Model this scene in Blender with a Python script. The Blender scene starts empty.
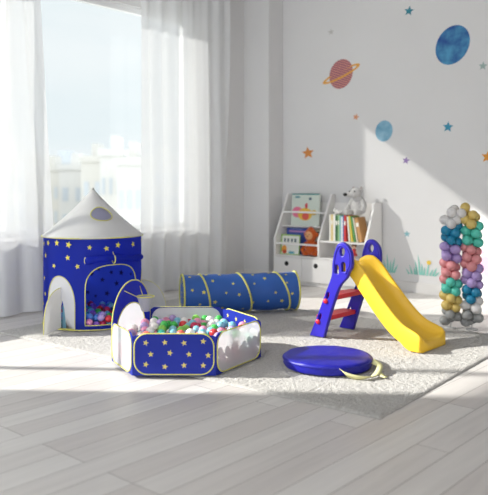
import bpy, bmesh, math, random
from mathutils import Vector, Matrix, noise
PI = math.pi
C = bpy.context.scene.collection
S = bpy.context.scene
random.seed(7)

# ---------------------------------------------------------------- camera, sky, sun, exposure
H, F = 1.25, 700.0                       # eye height (m), focal length in pixels of the 488 px frame
ROOM = math.radians(-41.35)              # the room is turned against the view
cd = bpy.data.cameras.new('camera'); cam = bpy.data.objects.new('camera', cd); C.objects.link(cam)
cam.location = (0, 0, H); cam.rotation_euler = (PI / 2, 0, 0)
cd.sensor_fit = 'HORIZONTAL'; cd.sensor_width = 36; cd.lens = 36 * F / 488
cd.shift_y = -(247.5 - 186) / 495 * (495 / 488)
cd.clip_end = 400
cd.dof.use_dof = True; cd.dof.focus_distance = 5.2; cd.dof.aperture_fstop = 1.7
S.camera = cam
S.view_settings.view_transform = 'Standard'; S.view_settings.look = 'None'
S.view_settings.gamma = 1; S.view_settings.use_curve_mapping = False
S.view_settings.exposure = 0.13
S.cycles.use_denoising = True
S.cycles.max_bounces = 10; S.cycles.transparent_max_bounces = 24
S.cycles.sample_clamp_indirect = 6

w = bpy.data.worlds.new('sky'); S.world = w; w.use_nodes = True
nt = w.node_tree; N = nt.nodes; L = nt.links; N.clear()
out = N.new('ShaderNodeOutputWorld'); bg = N.new('ShaderNodeBackground'); tc = N.new('ShaderNodeTexCoord')
dot = N.new('ShaderNodeVectorMath'); dot.operation = 'DOT_PRODUCT'; dot.inputs[1].default_value = (0.75, -0.66, 0.0)
ramp = N.new('ShaderNodeValToRGB'); mr = N.new('ShaderNodeMapRange')
L.new(tc.outputs['Generated'], dot.inputs[0]); L.new(dot.outputs['Value'], mr.inputs[0])
mr.inputs[1].default_value = -1; mr.inputs[2].default_value = 1
L.new(mr.outputs[0], ramp.inputs[0])
ramp.color_ramp.elements[0].position = .35; ramp.color_ramp.elements[0].color = (.80, .86, .885, 1)
ramp.color_ramp.elements[1].position = .75; ramp.color_ramp.elements[1].color = (.90, .95, 1.0, 1)
st = N.new('ShaderNodeMapRange'); L.new(mr.outputs[0], st.inputs[0])
SKY_FRONT, SKY_BACK = 1.02, 3.1
st.inputs[1].default_value = .3; st.inputs[2].default_value = .8; st.inputs[3].default_value = SKY_FRONT; st.inputs[4].default_value = SKY_BACK
cl = N.new('ShaderNodeTexNoise'); cl.inputs['Scale'].default_value = 3.5; cl.inputs['Detail'].default_value = 4
mp = N.new('ShaderNodeMapping'); mp.inputs['Scale'].default_value = (1, 1, 3.5)
L.new(tc.outputs['Generated'], mp.inputs[0]); L.new(mp.outputs[0], cl.inputs['Vector'])
cm = N.new('ShaderNodeMix'); cm.data_type = 'RGBA'; L.new(ramp.outputs[0], cm.inputs[6]); cm.inputs[7].default_value = (.9, .92, .93, 1)
cr = N.new('ShaderNodeMapRange'); cr.inputs[1].default_value = .45; cr.inputs[2].default_value = .65; cr.inputs[4].default_value = .6
L.new(cl.outputs[0], cr.inputs[0]); L.new(cr.outputs[0], cm.inputs[0])
L.new(cm.outputs[2], bg.inputs[0]); L.new(st.outputs[0], bg.inputs[1]); L.new(bg.outputs[0], out.inputs[0])

TAN_E = 0.55                             # tangent of the sun's elevation
sd = bpy.data.lights.new('sun', 'SUN'); sun = bpy.data.objects.new('sun', sd); C.objects.link(sun)
sd.energy = 8.4; sd.angle = math.radians(1.2); sd.color = (1.0, .95, .885)
sun.location = (-8, 6, 8)
sun.rotation_euler = Vector((1, -.05, -TAN_E)).to_track_quat('-Z', 'Y').to_euler()

# ---------------------------------------------------------------- helpers
def lin(c):
    c = c / 255.0
    return c / 12.92 if c <= .04045 else ((c + .055) / 1.055) ** 2.4
def rgb(r, g, b): return (lin(r), lin(g), lin(b), 1)
MATS = {}
def mat(name, col, rough=.6, spec=.5, transl=0, transp=0, noise_amt=0, noise_scale=30, bump=0, bump_scale=200, coat=0, metal=0, sheen=0, sss=0):
    if name in MATS: return MATS[name]
    m = bpy.data.materials.new(name); m.use_nodes = True; MATS[name] = m
    nt = m.node_tree; N = nt.nodes; L = nt.links; N.clear()
    o = N.new('ShaderNodeOutputMaterial'); p = N.new('ShaderNodeBsdfPrincipled')
    p.inputs['Base Color'].default_value = col; p.inputs['Roughness'].default_value = rough
    p.inputs['Specular IOR Level'].default_value = spec; p.inputs['Metallic'].default_value = metal
    p.inputs['Coat Weight'].default_value = coat; p.inputs['Sheen Weight'].default_value = sheen
    tc = N.new('ShaderNodeTexCoord')
    src = None
    if noise_amt:
        n = N.new('ShaderNodeTexNoise'); n.inputs['Scale'].default_value = noise_scale; n.inputs['Detail'].default_value = 5
        L.new(tc.outputs['Object'], n.inputs['Vector'])
        mx = N.new('ShaderNodeMix'); mx.data_type = 'RGBA'; mx.blend_type = 'MULTIPLY'; mx.inputs[0].default_value = 1
        mr = N.new('ShaderNodeMapRange'); mr.inputs[1].default_value = .3; mr.inputs[2].default_value = .7
        mr.inputs[3].default_value = 1 - noise_amt; mr.inputs[4].default_value = 1
        L.new(n.outputs[0], mr.inputs[0]); mx.inputs[6].default_value = col; L.new(mr.outputs[0], mx.inputs[7])
        L.new(mx.outputs[2], p.inputs['Base Color']); src = mx.outputs[2]
    if bump:
        n = N.new('ShaderNodeTexNoise'); n.inputs['Scale'].default_value = bump_scale; n.inputs['Detail'].default_value = 3
        L.new(tc.outputs['Object'], n.inputs['Vector'])
        b = N.new('ShaderNodeBump'); b.inputs['Strength'].default_value = bump; b.inputs['Distance'].default_value = .01
        L.new(n.outputs[0], b.inputs['Height']); L.new(b.outputs[0], p.inputs['Normal'])
    s = p.outputs[0]
    if transl:
        t = N.new('ShaderNodeBsdfTranslucent'); t.inputs[0].default_value = col
        mx = N.new('ShaderNodeMixShader'); mx.inputs[0].default_value = transl
        L.new(s, mx.inputs[1]); L.new(t.outputs[0], mx.inputs[2]); s = mx.outputs[0]
    if transp:
        t = N.new('ShaderNodeBsdfTransparent'); mx = N.new('ShaderNodeMixShader'); mx.inputs[0].default_value = transp
        L.new(s, mx.inputs[1]); L.new(t.outputs[0], mx.inputs[2]); s = mx.outputs[0]
    L.new(s, o.inputs[0])
    return m

def link(name, me, parent=None):
    o = bpy.data.objects.new(name, me); C.objects.link(o)
    if parent is not None: o.parent = parent
    return o
def obj(name, bm, mats, parent=None, smooth=False, solid=0, bevel=0, subsurf=0):
    me = bpy.data.meshes.new(name)
    bmesh.ops.recalc_face_normals(bm, faces=bm.faces[:]) if not getattr(bm, 'keepn', False) else None
    bm.to_mesh(me); bm.free()
    for m in (mats if isinstance(mats, (list, tuple)) else [mats]): me.materials.append(m)
    if smooth:
        for p in me.polygons: p.use_smooth = True
    o = link(name, me, parent)
    if solid:
        s = o.modifiers.new('thick', 'SOLIDIFY'); s.thickness = solid; s.offset = 0
    if bevel:
        b = o.modifiers.new('bevel', 'BEVEL'); b.width = bevel; b.segments = 2; b.limit_method = 'ANGLE'; b.angle_limit = math.radians(35)
    if subsurf:
        b = o.modifiers.new('sub', 'SUBSURF'); b.levels = subsurf; b.render_levels = subsurf
    return o
def tag(o, label=None, cat=None, group=None, kind=None):
    if label: o['label'] = label
    if cat: o['category'] = cat
    if group: o['group'] = group
    if kind: o['kind'] = kind
    return o
def thing(name, label, cat, loc=(0, 0, 0), rz=0, group=None):
    o = bpy.data.objects.new(name, None); C.objects.link(o); o.empty_display_size = .1
    o.location = loc; o.rotation_euler = (0, 0, rz)
    return tag(o, label, cat, group)
def struct(name, bm, m, label=None, **k):
    o = obj(name, bm, m, None, **k); o.rotation_euler = (0, 0, ROOM); o['kind'] = 'structure'
    if label: o['label'] = label
    return o

def box(bm, x0, x1, y0, y1, z0, z1, mi=0, M=None):
    vs = [bm.verts.new((x, y, z)) for z in (z0, z1) for x, y in ((x0, y0), (x1, y0), (x1, y1), (x0, y1))]
    for f in ((0, 3, 2, 1), (4, 5, 6, 7), (0, 1, 5, 4), (1, 2, 6, 5), (2, 3, 7, 6), (3, 0, 4, 7)):
        fc = bm.faces.new([vs[i] for i in f]); fc.material_index = mi
    if M is not None:
        for v in vs: v.co = M @ v.co
    return vs
def ball(bm, c, r, seg=16, ring=10, M=None, mi=0):
    r = (r, r, r) if not isinstance(r, (tuple, list)) else r
    m = Matrix.Translation(c) @ (M or Matrix()) @ Matrix.Diagonal((*r, 1))
    q = bmesh.ops.create_uvsphere(bm, u_segments=seg, v_segments=ring, radius=1, matrix=m)
    fs = {f for v in q['verts'] for f in v.link_faces}
    for f in fs: f.material_index = mi
def tube(bm, pts, r, seg=8, closed=False, mi=0):
    pts = [Vector(p) for p in pts]; n = len(pts); rings = []
    rr = r if isinstance(r, (list, tuple)) else [r] * n
    up = None
    for i, p in enumerate(pts):
        a = pts[(i - 1) % n] if (closed or i > 0) else p; b = pts[(i + 1) % n] if (closed or i < n - 1) else p
        t = (b - a).normalized() if (b - a).length > 1e-9 else Vector((0, 0, 1))
        if up is None:
            up = t.orthogonal().normalized()
        up = (up - t * up.dot(t))
        up = up.normalized() if up.length > 1e-6 else t.orthogonal().normalized()
        s = t.cross(up)
        rings.append([bm.verts.new(p + (up * math.cos(2 * PI * k / seg) + s * math.sin(2 * PI * k / seg)) * rr[i]) for k in range(seg)])
    m = n if closed else n - 1
    for i in range(m):
        A, B = rings[i], rings[(i + 1) % n]
        off = 0
        if closed and i == n - 1:
            off = min(range(seg), key=lambda o: (A[0].co - B[o].co).length)
        for k in range(seg):
            f = bm.faces.new((A[k], A[(k + 1) % seg], B[(k + 1 + off) % seg], B[(k + off) % seg])); f.material_index = mi
    if not closed:
        for R_ in (rings[0], rings[-1]):
            f = bm.faces.new(R_); f.material_index = mi
def lathe(bm, prof, seg=32, mi=0, c=(0, 0, 0), M=None):
    rings = []
    for r, z in prof:
        if r < 1e-6: rings.append([bm.verts.new((0, 0, z))])
        else: rings.append([bm.verts.new((r * math.cos(2 * PI * k / seg), r * math.sin(2 * PI * k / seg), z)) for k in range(seg)])
    for A, B in zip(rings, rings[1:]):
        for k in range(seg):
            a = [A[k % len(A)], A[(k + 1) % len(A)]] if len(A) > 1 else [A[0]]
            b = [B[(k + 1) % len(B)], B[k % len(B)]] if len(B) > 1 else [B[0]]
            f = bm.faces.new(a + b); f.material_index = mi
    for R_ in rings:
        for v in R_:
            co = v.co.copy() if M is None else M @ v.co
            v.co = co + Vector(c)
def rrect(x0, x1, z0, z1, r, n=7):
    r = min(r, (x1 - x0) / 2 - 1e-4, (z1 - z0) / 2 - 1e-4); p = []
    for cx, cz, a0 in ((x1 - r, z0 + r, -90), (x1 - r, z1 - r, 0), (x0 + r, z1 - r, 90), (x0 + r, z0 + r, 180)):
        for k in range(n + 1):
            a = math.radians(a0 + 90 * k / n); p.append((cx + r * math.cos(a), cz + r * math.sin(a)))
    return p
def arch(x0, x1, z0, z1, n=18, p=2.0, rise=None):
    """outline of an arched opening: straight sides, superelliptic head"""
    cx = (x0 + x1) / 2; hw = (x1 - x0) / 2; rise = rise or min(hw * 1.15, z1 - z0); zb = z1 - rise
    pts = [(x0, z0), (x1, z0)]
    for k in range(n + 1):
        a = PI * k / n; c, s = math.cos(a), math.sin(a)
        pts.append((cx + hw * math.copysign(abs(c) ** (2 / p), c), zb + rise * abs(s) ** (2 / p)))
    return pts
def ellipse(cx, cz, rx, rz, n=20, rot=0):
    return [(cx + rx * math.cos(2 * PI * k / n) * math.cos(rot) - rz * math.sin(2 * PI * k / n) * math.sin(rot),
             cz + rx * math.cos(2 * PI * k / n) * math.sin(rot) + rz * math.sin(2 * PI * k / n) * math.cos(rot)) for k in range(n)]
def starpts(cx, cz, r, rot=0, q=.42):
    return [(cx + (r if k % 2 == 0 else r * q) * math.sin(rot + PI * k / 5), cz + (r if k % 2 == 0 else r * q) * math.cos(rot + PI * k / 5)) for k in range(10)]
def fill2d(loops, bm=None, th=0, bev=0):
    """filled 2-D outline with holes -> bmesh in the XY plane (or extruded by th)"""
    cu = bpy.data.curves.new('t', 'CURVE'); cu.dimensions = '2D'; cu.fill_mode = 'BOTH' if th else 'FRONT'
    cu.extrude = max(0, th / 2 - bev); cu.bevel_depth = bev; cu.bevel_resolution = 2
    if bev: cu.offset = -bev
    if not th: cu.fill_mode = 'BACK'
    for lp in loops:
        sp = cu.splines.new('POLY'); sp.points.add(len(lp) - 1); sp.use_cyclic_u = True
        for q, (x, y) in zip(sp.points, lp): q.co = (x, y, 0, 1)
    o = bpy.data.objects.new('t', cu)
    me = bpy.data.meshes.new_from_object(o)
    b = bmesh.new(); b.from_mesh(me)
    bmesh.ops.remove_doubles(b, verts=b.verts[:], dist=1e-5)
    bpy.data.objects.remove(o); bpy.data.curves.remove(cu); bpy.data.meshes.remove(me)
    return b
def xform(bm, fn):
    for v in bm.verts: v.co = fn(v.co)
    return bm
def merge(dst, src, mi=0):
    mp_ = {v: dst.verts.new(v.co) for v in src.verts}
    for f in src.faces:
        try:
            g = dst.faces.new([mp_[v] for v in f.verts]); g.material_index = mi; g.smooth = f.smooth
        except ValueError: pass
    src.free()
def poly(bm, pts, mi=0):
    c = Vector((0, 0, 0))
    for p in pts: c += Vector(p)
    c = bm.verts.new(c / len(pts)); vs = [bm.verts.new(p) for p in pts]
    for i in range(len(vs)):
        f = bm.faces.new((c, vs[i], vs[(i + 1) % len(vs)])); f.material_index = mi
def gpos(px, py, z=0):
    """where a ray of the survey through (px, py) meets the height z"""
    Y = F * (H - z) / (py - 186); return Vector(((px - 244) / F * Y, Y, z))
def toroom(p):
    return (p[0] * math.cos(ROOM) + p[1] * math.sin(ROOM), -p[0] * math.sin(ROOM) + p[1] * math.cos(ROOM))
def fromroom(a, b, z=0):
    return Vector((a * math.cos(ROOM) - b * math.sin(ROOM), a * math.sin(ROOM) + b * math.cos(ROOM), z))

# ---------------------------------------------------------------- room materials
WHITE_WALL = mat('wall_paint', rgb(223, 222, 222), .85, .3, noise_amt=.03, noise_scale=1.5, bump=.05, bump_scale=300)
TRIM = mat('white_trim', rgb(226, 224, 222), .45, .4)
FRAME = mat('window_frame_white', rgb(232, 233, 234), .35, .5)

def floor_material():
    m = bpy.data.materials.new('whitewashed_boards'); m.use_nodes = True
    nt = m.node_tree; N = nt.nodes; L = nt.links; p = N['Principled BSDF']
    tc = N.new('ShaderNodeTexCoord'); mp = N.new('ShaderNodeMapping'); mp.inputs['Rotation'].default_value = (0, 0, -PI / 2)
    mp.inputs['Location'].default_value = (0.0, -.0825 + .17, 0)
    L.new(tc.outputs['Object'], mp.inputs[0])
    br = N.new('ShaderNodeTexBrick'); L.new(mp.outputs[0], br.inputs[0])
    br.inputs['Scale'].default_value = 1; br.inputs['Brick Width'].default_value = 1.9; br.inputs['Row Height'].default_value = .17
    br.inputs['Mortar Size'].default_value = .0022; br.inputs['Mortar Smooth'].default_value = .3; br.offset = .37; br.offset_frequency = 3
    br.inputs['Color1'].default_value = rgb(214, 211, 208); br.inputs['Color2'].default_value = rgb(196, 190, 187)
    br.inputs['Mortar'].default_value = rgb(136, 130, 126); br.inputs['Bias'].default_value = -.15
    n = N.new('ShaderNodeTexNoise'); n.inputs['Scale'].default_value = 1; n.inputs['Detail'].default_value = 7; n.inputs['Distortion'].default_value = .6
    m2 = N.new('ShaderNodeMapping'); m2.inputs['Scale'].default_value = (1.5, 22, 1); L.new(mp.outputs[0], m2.inputs[0]); L.new(m2.outputs[0], n.inputs['Vector'])
    mr = N.new('ShaderNodeMapRange'); mr.inputs[1].default_value = .3; mr.inputs[2].default_value = .7; mr.inputs[3].default_value = .90; mr.inputs[4].default_value = 1.03
    L.new(n.outputs[0], mr.inputs[0])
    mx = N.new('ShaderNodeMix'); mx.data_type = 'RGBA'; mx.blend_type = 'MULTIPLY'; mx.inputs[0].default_value = 1
    L.new(br.outputs[0], mx.inputs[6]); L.new(mr.outputs[0], mx.inputs[7]); L.new(mx.outputs[2], p.inputs['Base Color'])
    p.inputs['Roughness'].default_value = .42; p.inputs['Specular IOR Level'].default_value = .35
    b = N.new('ShaderNodeBump'); b.inputs['Strength'].default_value = .25; b.inputs['Distance'].default_value = .002
    inv = N.new('ShaderNodeMath'); inv.operation = 'SUBTRACT'; inv.inputs[0].default_value = 1; L.new(br.outputs['Fac'], inv.inputs[1])
    L.new(inv.outputs[0], b.inputs['Height']); L.new(b.outputs[0], p.inputs['Normal'])
    return m

# ---------------------------------------------------------------- room shell (room axes: a across, b along the window wall)
A0, B1 = -6.305, 7.462           # window wall plane, planet wall plane
A1, B0 = 2.6, -3.0
CEIL = 3.95
bm = bmesh.new(); box(bm, A0 - .2, A1, B0, B1 + .2, -.2, 0); struct('floor', bm, floor_material(), 'pale whitewashed wooden floorboards')
bm = bmesh.new(); box(bm, A0 - .2, A1, B0, B1 + .2, CEIL, CEIL + .15); struct('ceiling', bm, WHITE_WALL)
T0 = 3.563
wb0, wb1, wz0, wz1 = T0 - 3.33, T0 + 2.56, .74, 3.33      # window opening
WT = .14
bm = bmesh.new()
box(bm, A0 - WT, A0, B0, wb0, 0, CEIL); box(bm, A0 - WT, A0, wb1, B1 + WT, 0, CEIL)
box(bm, A0 - WT, A0, wb0, wb1, 0, wz0); box(bm, A0 - WT, A0, wb0, wb1, wz1, CEIL)
struct('wall_left', bm, WHITE_WALL, 'wall with the big window')
bm = bmesh.new(); box(bm, A0, A1, B1, B1 + WT, 0, CEIL); struct('wall_back', bm, WHITE_WALL, 'white wall with planet stickers')
bm = bmesh.new(); box(bm, A0, A0 + .44, 7.16, B1, 0, CEIL); struct('wall_corner', bm, WHITE_WALL, 'boxed pilaster in the room corner')
def skirting(name, segs):
    bm = bmesh.new()
    for x0, x1, y0, y1 in segs:
        box(bm, x0, x1, y0, y1, 0, .115)
        cx = .005
        box(bm, x0 if x1 - x0 > .05 else x0, x1 - (cx if x1 - x0 < .05 else 0), y0 + (cx if y1 - y0 < .05 else 0), y1, .115, .125)
    struct(name, bm, TRIM, bevel=.002)
bm = bmesh.new(); box(bm, A1, A1 + WT, B0, B1 + WT, 0, CEIL); struct('wall_right', bm, WHITE_WALL)  # unseen wall, added to cut light from the right
skirting('baseboard_left', [(A0, A0 + .018, B0, 7.16)])
skirting('baseboard_back', [(A0 + .44, A1, B1 - .018, B1)])
skirting('baseboard_corner', [(A0 + .018, A0 + .44, 7.142, 7.16), (A0 + .44, A0 + .458, 7.142, B1 - .018)])
# window: frame with mullions, panes, sill
GLASS = bpy.data.materials.new('window_glass'); GLASS.use_nodes = True
g = GLASS.node_tree; g.nodes.clear(); go = g.nodes.new('ShaderNodeOutputMaterial'); gt = g.nodes.new('ShaderNodeBsdfTransparent')
gt.inputs[0].default_value = (.97, .985, .985, 1); gg = g.nodes.new('ShaderNodeBsdfGlossy'); gg.inputs['Roughness'].default_value = .02; gm = g.nodes.new('ShaderNodeMixShader'); gm.inputs[0].default_value = .02
g.links.new(gt.outputs[0], gm.inputs[1]); g.links.new(gg.outputs[0], gm.inputs[2]); g.links.new(gm.outputs[0], go.inputs[0])
bm = bmesh.new(); fr = .07
xa, xb = A0 - .11, A0 - .04
mull = [wb0, T0 - 2.60, T0 - .95, T0 + .10, wb1]
box(bm, xa, xb, wb0, wb1, wz0, wz0 + fr); box(bm, xa, xb, wb0, wb1, wz1 - fr, wz1)
for i, b in enumerate(mull):
    b0 = b if i == 0 else (b - .06 if i == len(mull) - 1 else b - .03)
    box(bm, xa, xb, b0, b0 + .06, wz0 + fr, wz1 - fr)
win = struct('window_1', bm, FRAME, 'white framed wide window behind sheer curtains', bevel=.004)
for i in range(len(mull) - 1):
    bm = bmesh.new(); box(bm, A0 - .078, A0 - .072, mull[i] + .03, mull[i + 1] - .03, wz0 + fr, wz1 - fr)
    obj('pane', bm, GLASS, win)
bm = bmesh.new(); box(bm, A0 - .04, A0 + .10, wb0 - .04, wb1 + .04, wz0 - .035, wz0)
obj('window_sill', bm, TRIM, win, bevel=.006)

# ---------------------------------------------------------------- outside: ground and the city, haze put into its pale colours
CITYG = mat('city_ground', rgb(205, 205, 200), .9, .2, noise_amt=.15, noise_scale=.1)
bm = bmesh.new(); box(bm, -260, -8, -220, 260, -24.5, -24); struct('ground', bm, CITYG, 'pale ground of the city outside')
BW = mat('facade_cream', rgb(182, 180, 175), .9, .1, noise_amt=.03, noise_scale=.3)
BW2 = mat('facade_white', rgb(188, 187, 184), .9, .1)
BW3 = mat('facade_grey', rgb(178, 182, 186), .9, .1)
BWIN = mat('facade_glass', rgb(166, 172, 178), .6, .3)
def building(px, Y, wpx, ytop, m, label, cols, depth=6, win=True, rz=.0):
    sc = Y / F; x = (px - 244) * sc; wd = wpx * sc; top = H + (186 - ytop) * sc
    t = thing('apartment_building', label, 'building', (x, Y, -24), rz)
    h = top + 24; bm = bmesh.new(); box(bm, -wd / 2, wd / 2, 0, depth, 0, h)
    obj('wall', bm, m, t)
    bm = bmesh.new(); box(bm, -wd / 2 - .15, wd / 2 + .15, -.15, depth + .15, h, h + .5); obj('parapet', bm, m, t)
    bm = bmesh.new(); box(bm, -wd * .2, wd * .12, 1.5, 4, h + .5, h + 1.6); obj('roof_hut', bm, m, t)
    if win:
        for r in range(4):
            for c in range(cols):
                bm = bmesh.new(); cx = (c + .5) / cols * wd - wd / 2; z = h - 1.6 - r * 2.4
                box(bm, cx - wd / cols * .22, cx + wd / cols * .22, -.06, .1, z - 1.2, z)
                obj('window', bm, BWIN, t)
building(48, 70, 24, 171, BW, 'cream apartment block farthest left in the open window', 3)
building(62, 86, 34, 163, BW3, 'pale grey block behind the leftmost cream blocks', 4)
building(72, 63, 26, 170, BW2, 'low white block right of the leftmost cream block', 2)
building(92, 57, 22, 162, BW, 'tall cream block directly above the tent tip', 2)
building(111, 51, 22, 156, BW2, 'tallest white tower right of the tent tip', 3)
building(130, 45, 26, 165, BW, 'broad cream block beside the right curtain', 3)
building(95, 100, 130, 175, BW2, 'long low white block filling the skyline behind the others', 12)
building(162, 78, 34, 160, BW2, 'white block hidden behind the right sheer curtain', 4)
building(8, 58, 34, 158, BW2, 'white block hidden behind the left sheer curtain', 4)

# ---------------------------------------------------------------- curtains
SHEER = bpy.data.materials.new('sheer_fabric'); SHEER.use_nodes = True
g = SHEER.node_tree; g.nodes.clear(); go = g.nodes.new('ShaderNodeOutputMaterial')
gd = g.nodes.new('ShaderNodeBsdfDiffuse'); gd.inputs[0].default_value = (.90, .91, .92, 1)
gl = g.nodes.new('ShaderNodeBsdfTranslucent'); gl.inputs[0].default_value = (.70, .71, .72, 1)
gt = g.nodes.new('ShaderNodeBsdfTransparent'); m1 = g.nodes.new('ShaderNodeMixShader'); m1.inputs[0].default_value = .24
m2 = g.nodes.new('ShaderNodeMixShader'); m2.inputs[0].default_value = .24
g.links.new(gd.outputs[0], m1.inputs[1]); g.links.new(gl.outputs[0], m1.inputs[2]); g.links.new(m1.outputs[0], m2.inputs[1]); g.links.new(gt.outputs[0], m2.inputs[2]); g.links.new(m2.outputs[0], go.inputs[0])
def curtain(label, t0, t1, pull0, pull1, folds, seed):
    th = thing('curtain', label, 'curtain', fromroom(A0 + .2, T0 + (t0 + t1) / 2, 0), ROOM)
    bm = bmesh.new(); nu, nz = folds * 12, 40; rows = []
    rnd = random.Random(seed); ph = [rnd.uniform(0, 6.28) for _ in range(4)]
    zt = 3.78
    for j in range(nz + 1):
        z = .015 + (zt - .015) * j / nz; k = j / nz; row = []
        for i in range(nu + 1):
            s = i / nu; y = (t0 + (t1 - t0) * s) + (pull0 * (1 - s) + pull1 * s) * (k - .5)
            ss = s + .012 * math.sin(s * 21 + ph[0]) + .008 * math.sin(z * 1.3 + ph[1])
            amp = .028 + .012 * math.sin(s * 9 + ph[2])
            amp *= (.75 + .35 * (1 - k))
            x = amp * math.sin(2 * PI * folds * ss + .25 * math.sin(z * 1.7 + ph[3])) + .006 * math.sin(2 * PI * folds * 2.3 * ss + z)
            row.append(bm.verts.new((x, y - (t0 + t1) / 2, z)))
        rows.append(row)
    for A, B in zip(rows, rows[1:]):
        for i in range(nu): bm.faces.new((A[i], A[i + 1], B[i + 1], B[i]))
    obj('fabric', bm, SHEER, th, smooth=True)
    bm = bmesh.new()
    for i in range(folds + 1):
        y = (t0 + (t1 - t0) * i / folds - (t0 + t1) / 2) * .98
        tube(bm, [(.03 * math.cos(a), y, 3.80 + .022 * math.sin(a)) for a in [2 * PI * q / 12 for q in range(12)]], .004, 6, True)
    obj('curtain_rings', bm, FRAME, th)
curtain('white sheer curtain hanging at the left edge of the photo', -1.05, .40, .2, -.26, 5, 3)
curtain('white sheer curtain hanging between open window and room corner', 1.61, 3.08, .0, .05, 6, 11)
t = thing('curtain_rod', 'white curtain rod above the big window', 'curtain rod', fromroom(A0 + .2, T0, 3.80), ROOM)
bm = bmesh.new(); tube(bm, [(0, -3.3, 0), (0, 3.5, 0)], .014, 10); obj('rod', bm, FRAME, t, smooth=True)
for y in (-3.1, 0, 3.3):
    bm = bmesh.new(); box(bm, -.2, .0, y - .01, y + .01, -.012, .012); box(bm, -.2, -.19, y - .03, y + .03, -.05, .05); obj('bracket', bm, FRAME, t)

# ---------------------------------------------------------------- rug
def rug():
    bm = bmesh.new(); Lx, Ly = 2.50, 3.60; nx, ny = 330, 460
    vs = []
    for i in range(nx + 1):
        col = []
        for j in range(ny + 1):
            x, y = Lx * i / nx, Ly * j / ny
            e = min(x, Lx - x, y, Ly - y)
            z = .014 * min(1, (e / .02)) ** .5 + (.0045 * noise.noise((x * 26, y * 26, 0)) + .0055 * noise.noise((x * 62, y * 62, 5))) * min(1, e / .02)
            dx = .006 * noise.noise((x * 18, y * 18, 3)) ; dy = .006 * noise.noise((x * 18, y * 18, 9))
            col.append(bm.verts.new((x + dx, y + dy, min(max(z, .001) + .0005, .0198))))
        vs.append(col)
    for i in range(nx):
        for j in range(ny): bm.faces.new((vs[i][j], vs[i + 1][j], vs[i + 1][j + 1], vs[i][j + 1]))
    m = mat('rug_wool', rgb(192, 189, 185), 1, .1, noise_amt=.28, noise_scale=70, bump=1.0, bump_scale=120, sheen=.3)  # colour mottling stands in for shading among the tufts
    o = obj('rug', bm, m, smooth=True); o.location = (.726, 3.739, 0); o.rotation_euler = (0, 0, math.radians(52.0))
    tag(o, 'light grey shaggy rug under the tent, ball pit and slide', 'rug')
rug()
RZ = .0212       # standing height on the rug

# ---------------------------------------------------------------- shared fabrics and plastics
BLUE = mat('blue_nylon', rgb(48, 72, 210), .5, .4, transl=.72, noise_amt=.12, noise_scale=6)
BLUE_P = mat('blue_nylon_pit', rgb(38, 58, 184), .5, .4, transl=.4, noise_amt=.1, noise_scale=6)
TUNB = mat('blue_nylon_tunnel', rgb(56, 104, 186), .5, .4, transl=.2, noise_amt=.1, noise_scale=6)
YEL = mat('yellow_piping', rgb(208, 205, 112), .6, .3)
STAR = mat('star_print', rgb(205, 190, 110), .6, .3)
STARY = mat('star_print_yellow', rgb(214, 205, 90), .6, .3)
STARD = mat('star_print_dark', rgb(22, 30, 100), .6, .3)  # dark stars on the inner side of the tent cloth
SILVER = mat('white_nylon', rgb(232, 232, 230), .45, .4, transl=.3, noise_amt=.05, noise_scale=5)
SILVER_SHADE = mat('white_nylon_shade', rgb(200, 201, 202), .5, .4, transl=.2)  # white cloth of the right fin, its shade put into the colour
MESH = mat('mesh_netting', rgb(236, 236, 240), .8, .2, transl=.35, transp=.17)

def star_cloth(bm, pts, fn, mi):
    c = fn(sum(p[0] for p in pts) / 10, sum(p[1] for p in pts) / 10)
    vs = [bm.verts.new(fn(*p)) for p in pts]; cv = bm.verts.new(c)
    for i in range(10):
        f = bm.faces.new((cv, vs[i], vs[(i + 1) % 10])); f.material_index = mi

def bisect_x(bm, xs):
    for x in xs:
        g = bm.verts[:] + bm.edges[:] + bm.faces[:]
        bmesh.ops.bisect_plane(bm, geom=g, plane_co=(x, 0, 0), plane_no=(1, 0, 0), dist=1e-6)

# ---------------------------------------------------------------- rocket tent
TC = Vector((-1.372, 6.36, 0)); TR = .435; TZ = .785
view = math.atan2(TC.x, TC.y)                       # the tent's front looks at the room's near side
tent = thing('play_tent', 'blue starry rocket play tent with silver cone roof by the window', 'play tent', (TC.x, TC.y, RZ), -view)
def cyl(th, z, r=TR):                                # th = angle from the tent's front, positive to the right
    return Vector((r * math.sin(th), -r * math.cos(th), z))
def wrap(bm, r=TR): return xform(bm, lambda c: cyl(c.x / TR, c.y, r))
A = lambda deg: math.radians(deg) * TR
full = [(A(-180), 0), (A(180), 0), (A(180), TZ), (A(-180), TZ)]
door = arch(A(-8.5), A(58), .045, .555, p=2.6, rise=.22)
fina = arch(A(-60), A(-20), .015, .46, p=2.1, rise=.26)
finb = arch(A(72), A(112), .015, .46, p=2.1, rise=.26)
body = fill2d([full, door, fina, finb])
bisect_x(body, [A(d) for d in range(-176, 180, 8)])
wrap(body)
rnd = random.Random(5)
spots = []
def blocked(x, z):
    for x0, x1, z1 in ((A(-12), A(64), .66), (A(-63), A(-17), .49), (A(69), A(115), .49)):
        if x0 - .03 < x < x1 + .03 and z < z1 + .02: return True
    return False
tries = 0
while len(spots) < 80 and tries < 6000:
    tries += 1
    x, z = rnd.uniform(A(-178), A(178)), rnd.uniform(.05, TZ - .035)
    if blocked(x, z) or any((x - a) ** 2 + (z - b) ** 2 < .108 ** 2 for a, b, _ in spots): continue
    spots.append((x, z, rnd.uniform(.020, .031)))
for x, z, r in spots:
    pts = starpts(x, z, r, rnd.uniform(-.4, .4))
    star_cloth(body, pts, lambda a, b: cyl(a / TR, b, TR + .003), 1)
    star_cloth(body, pts, lambda a, b: cyl(a / TR, b, TR - .003), 2)
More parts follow.
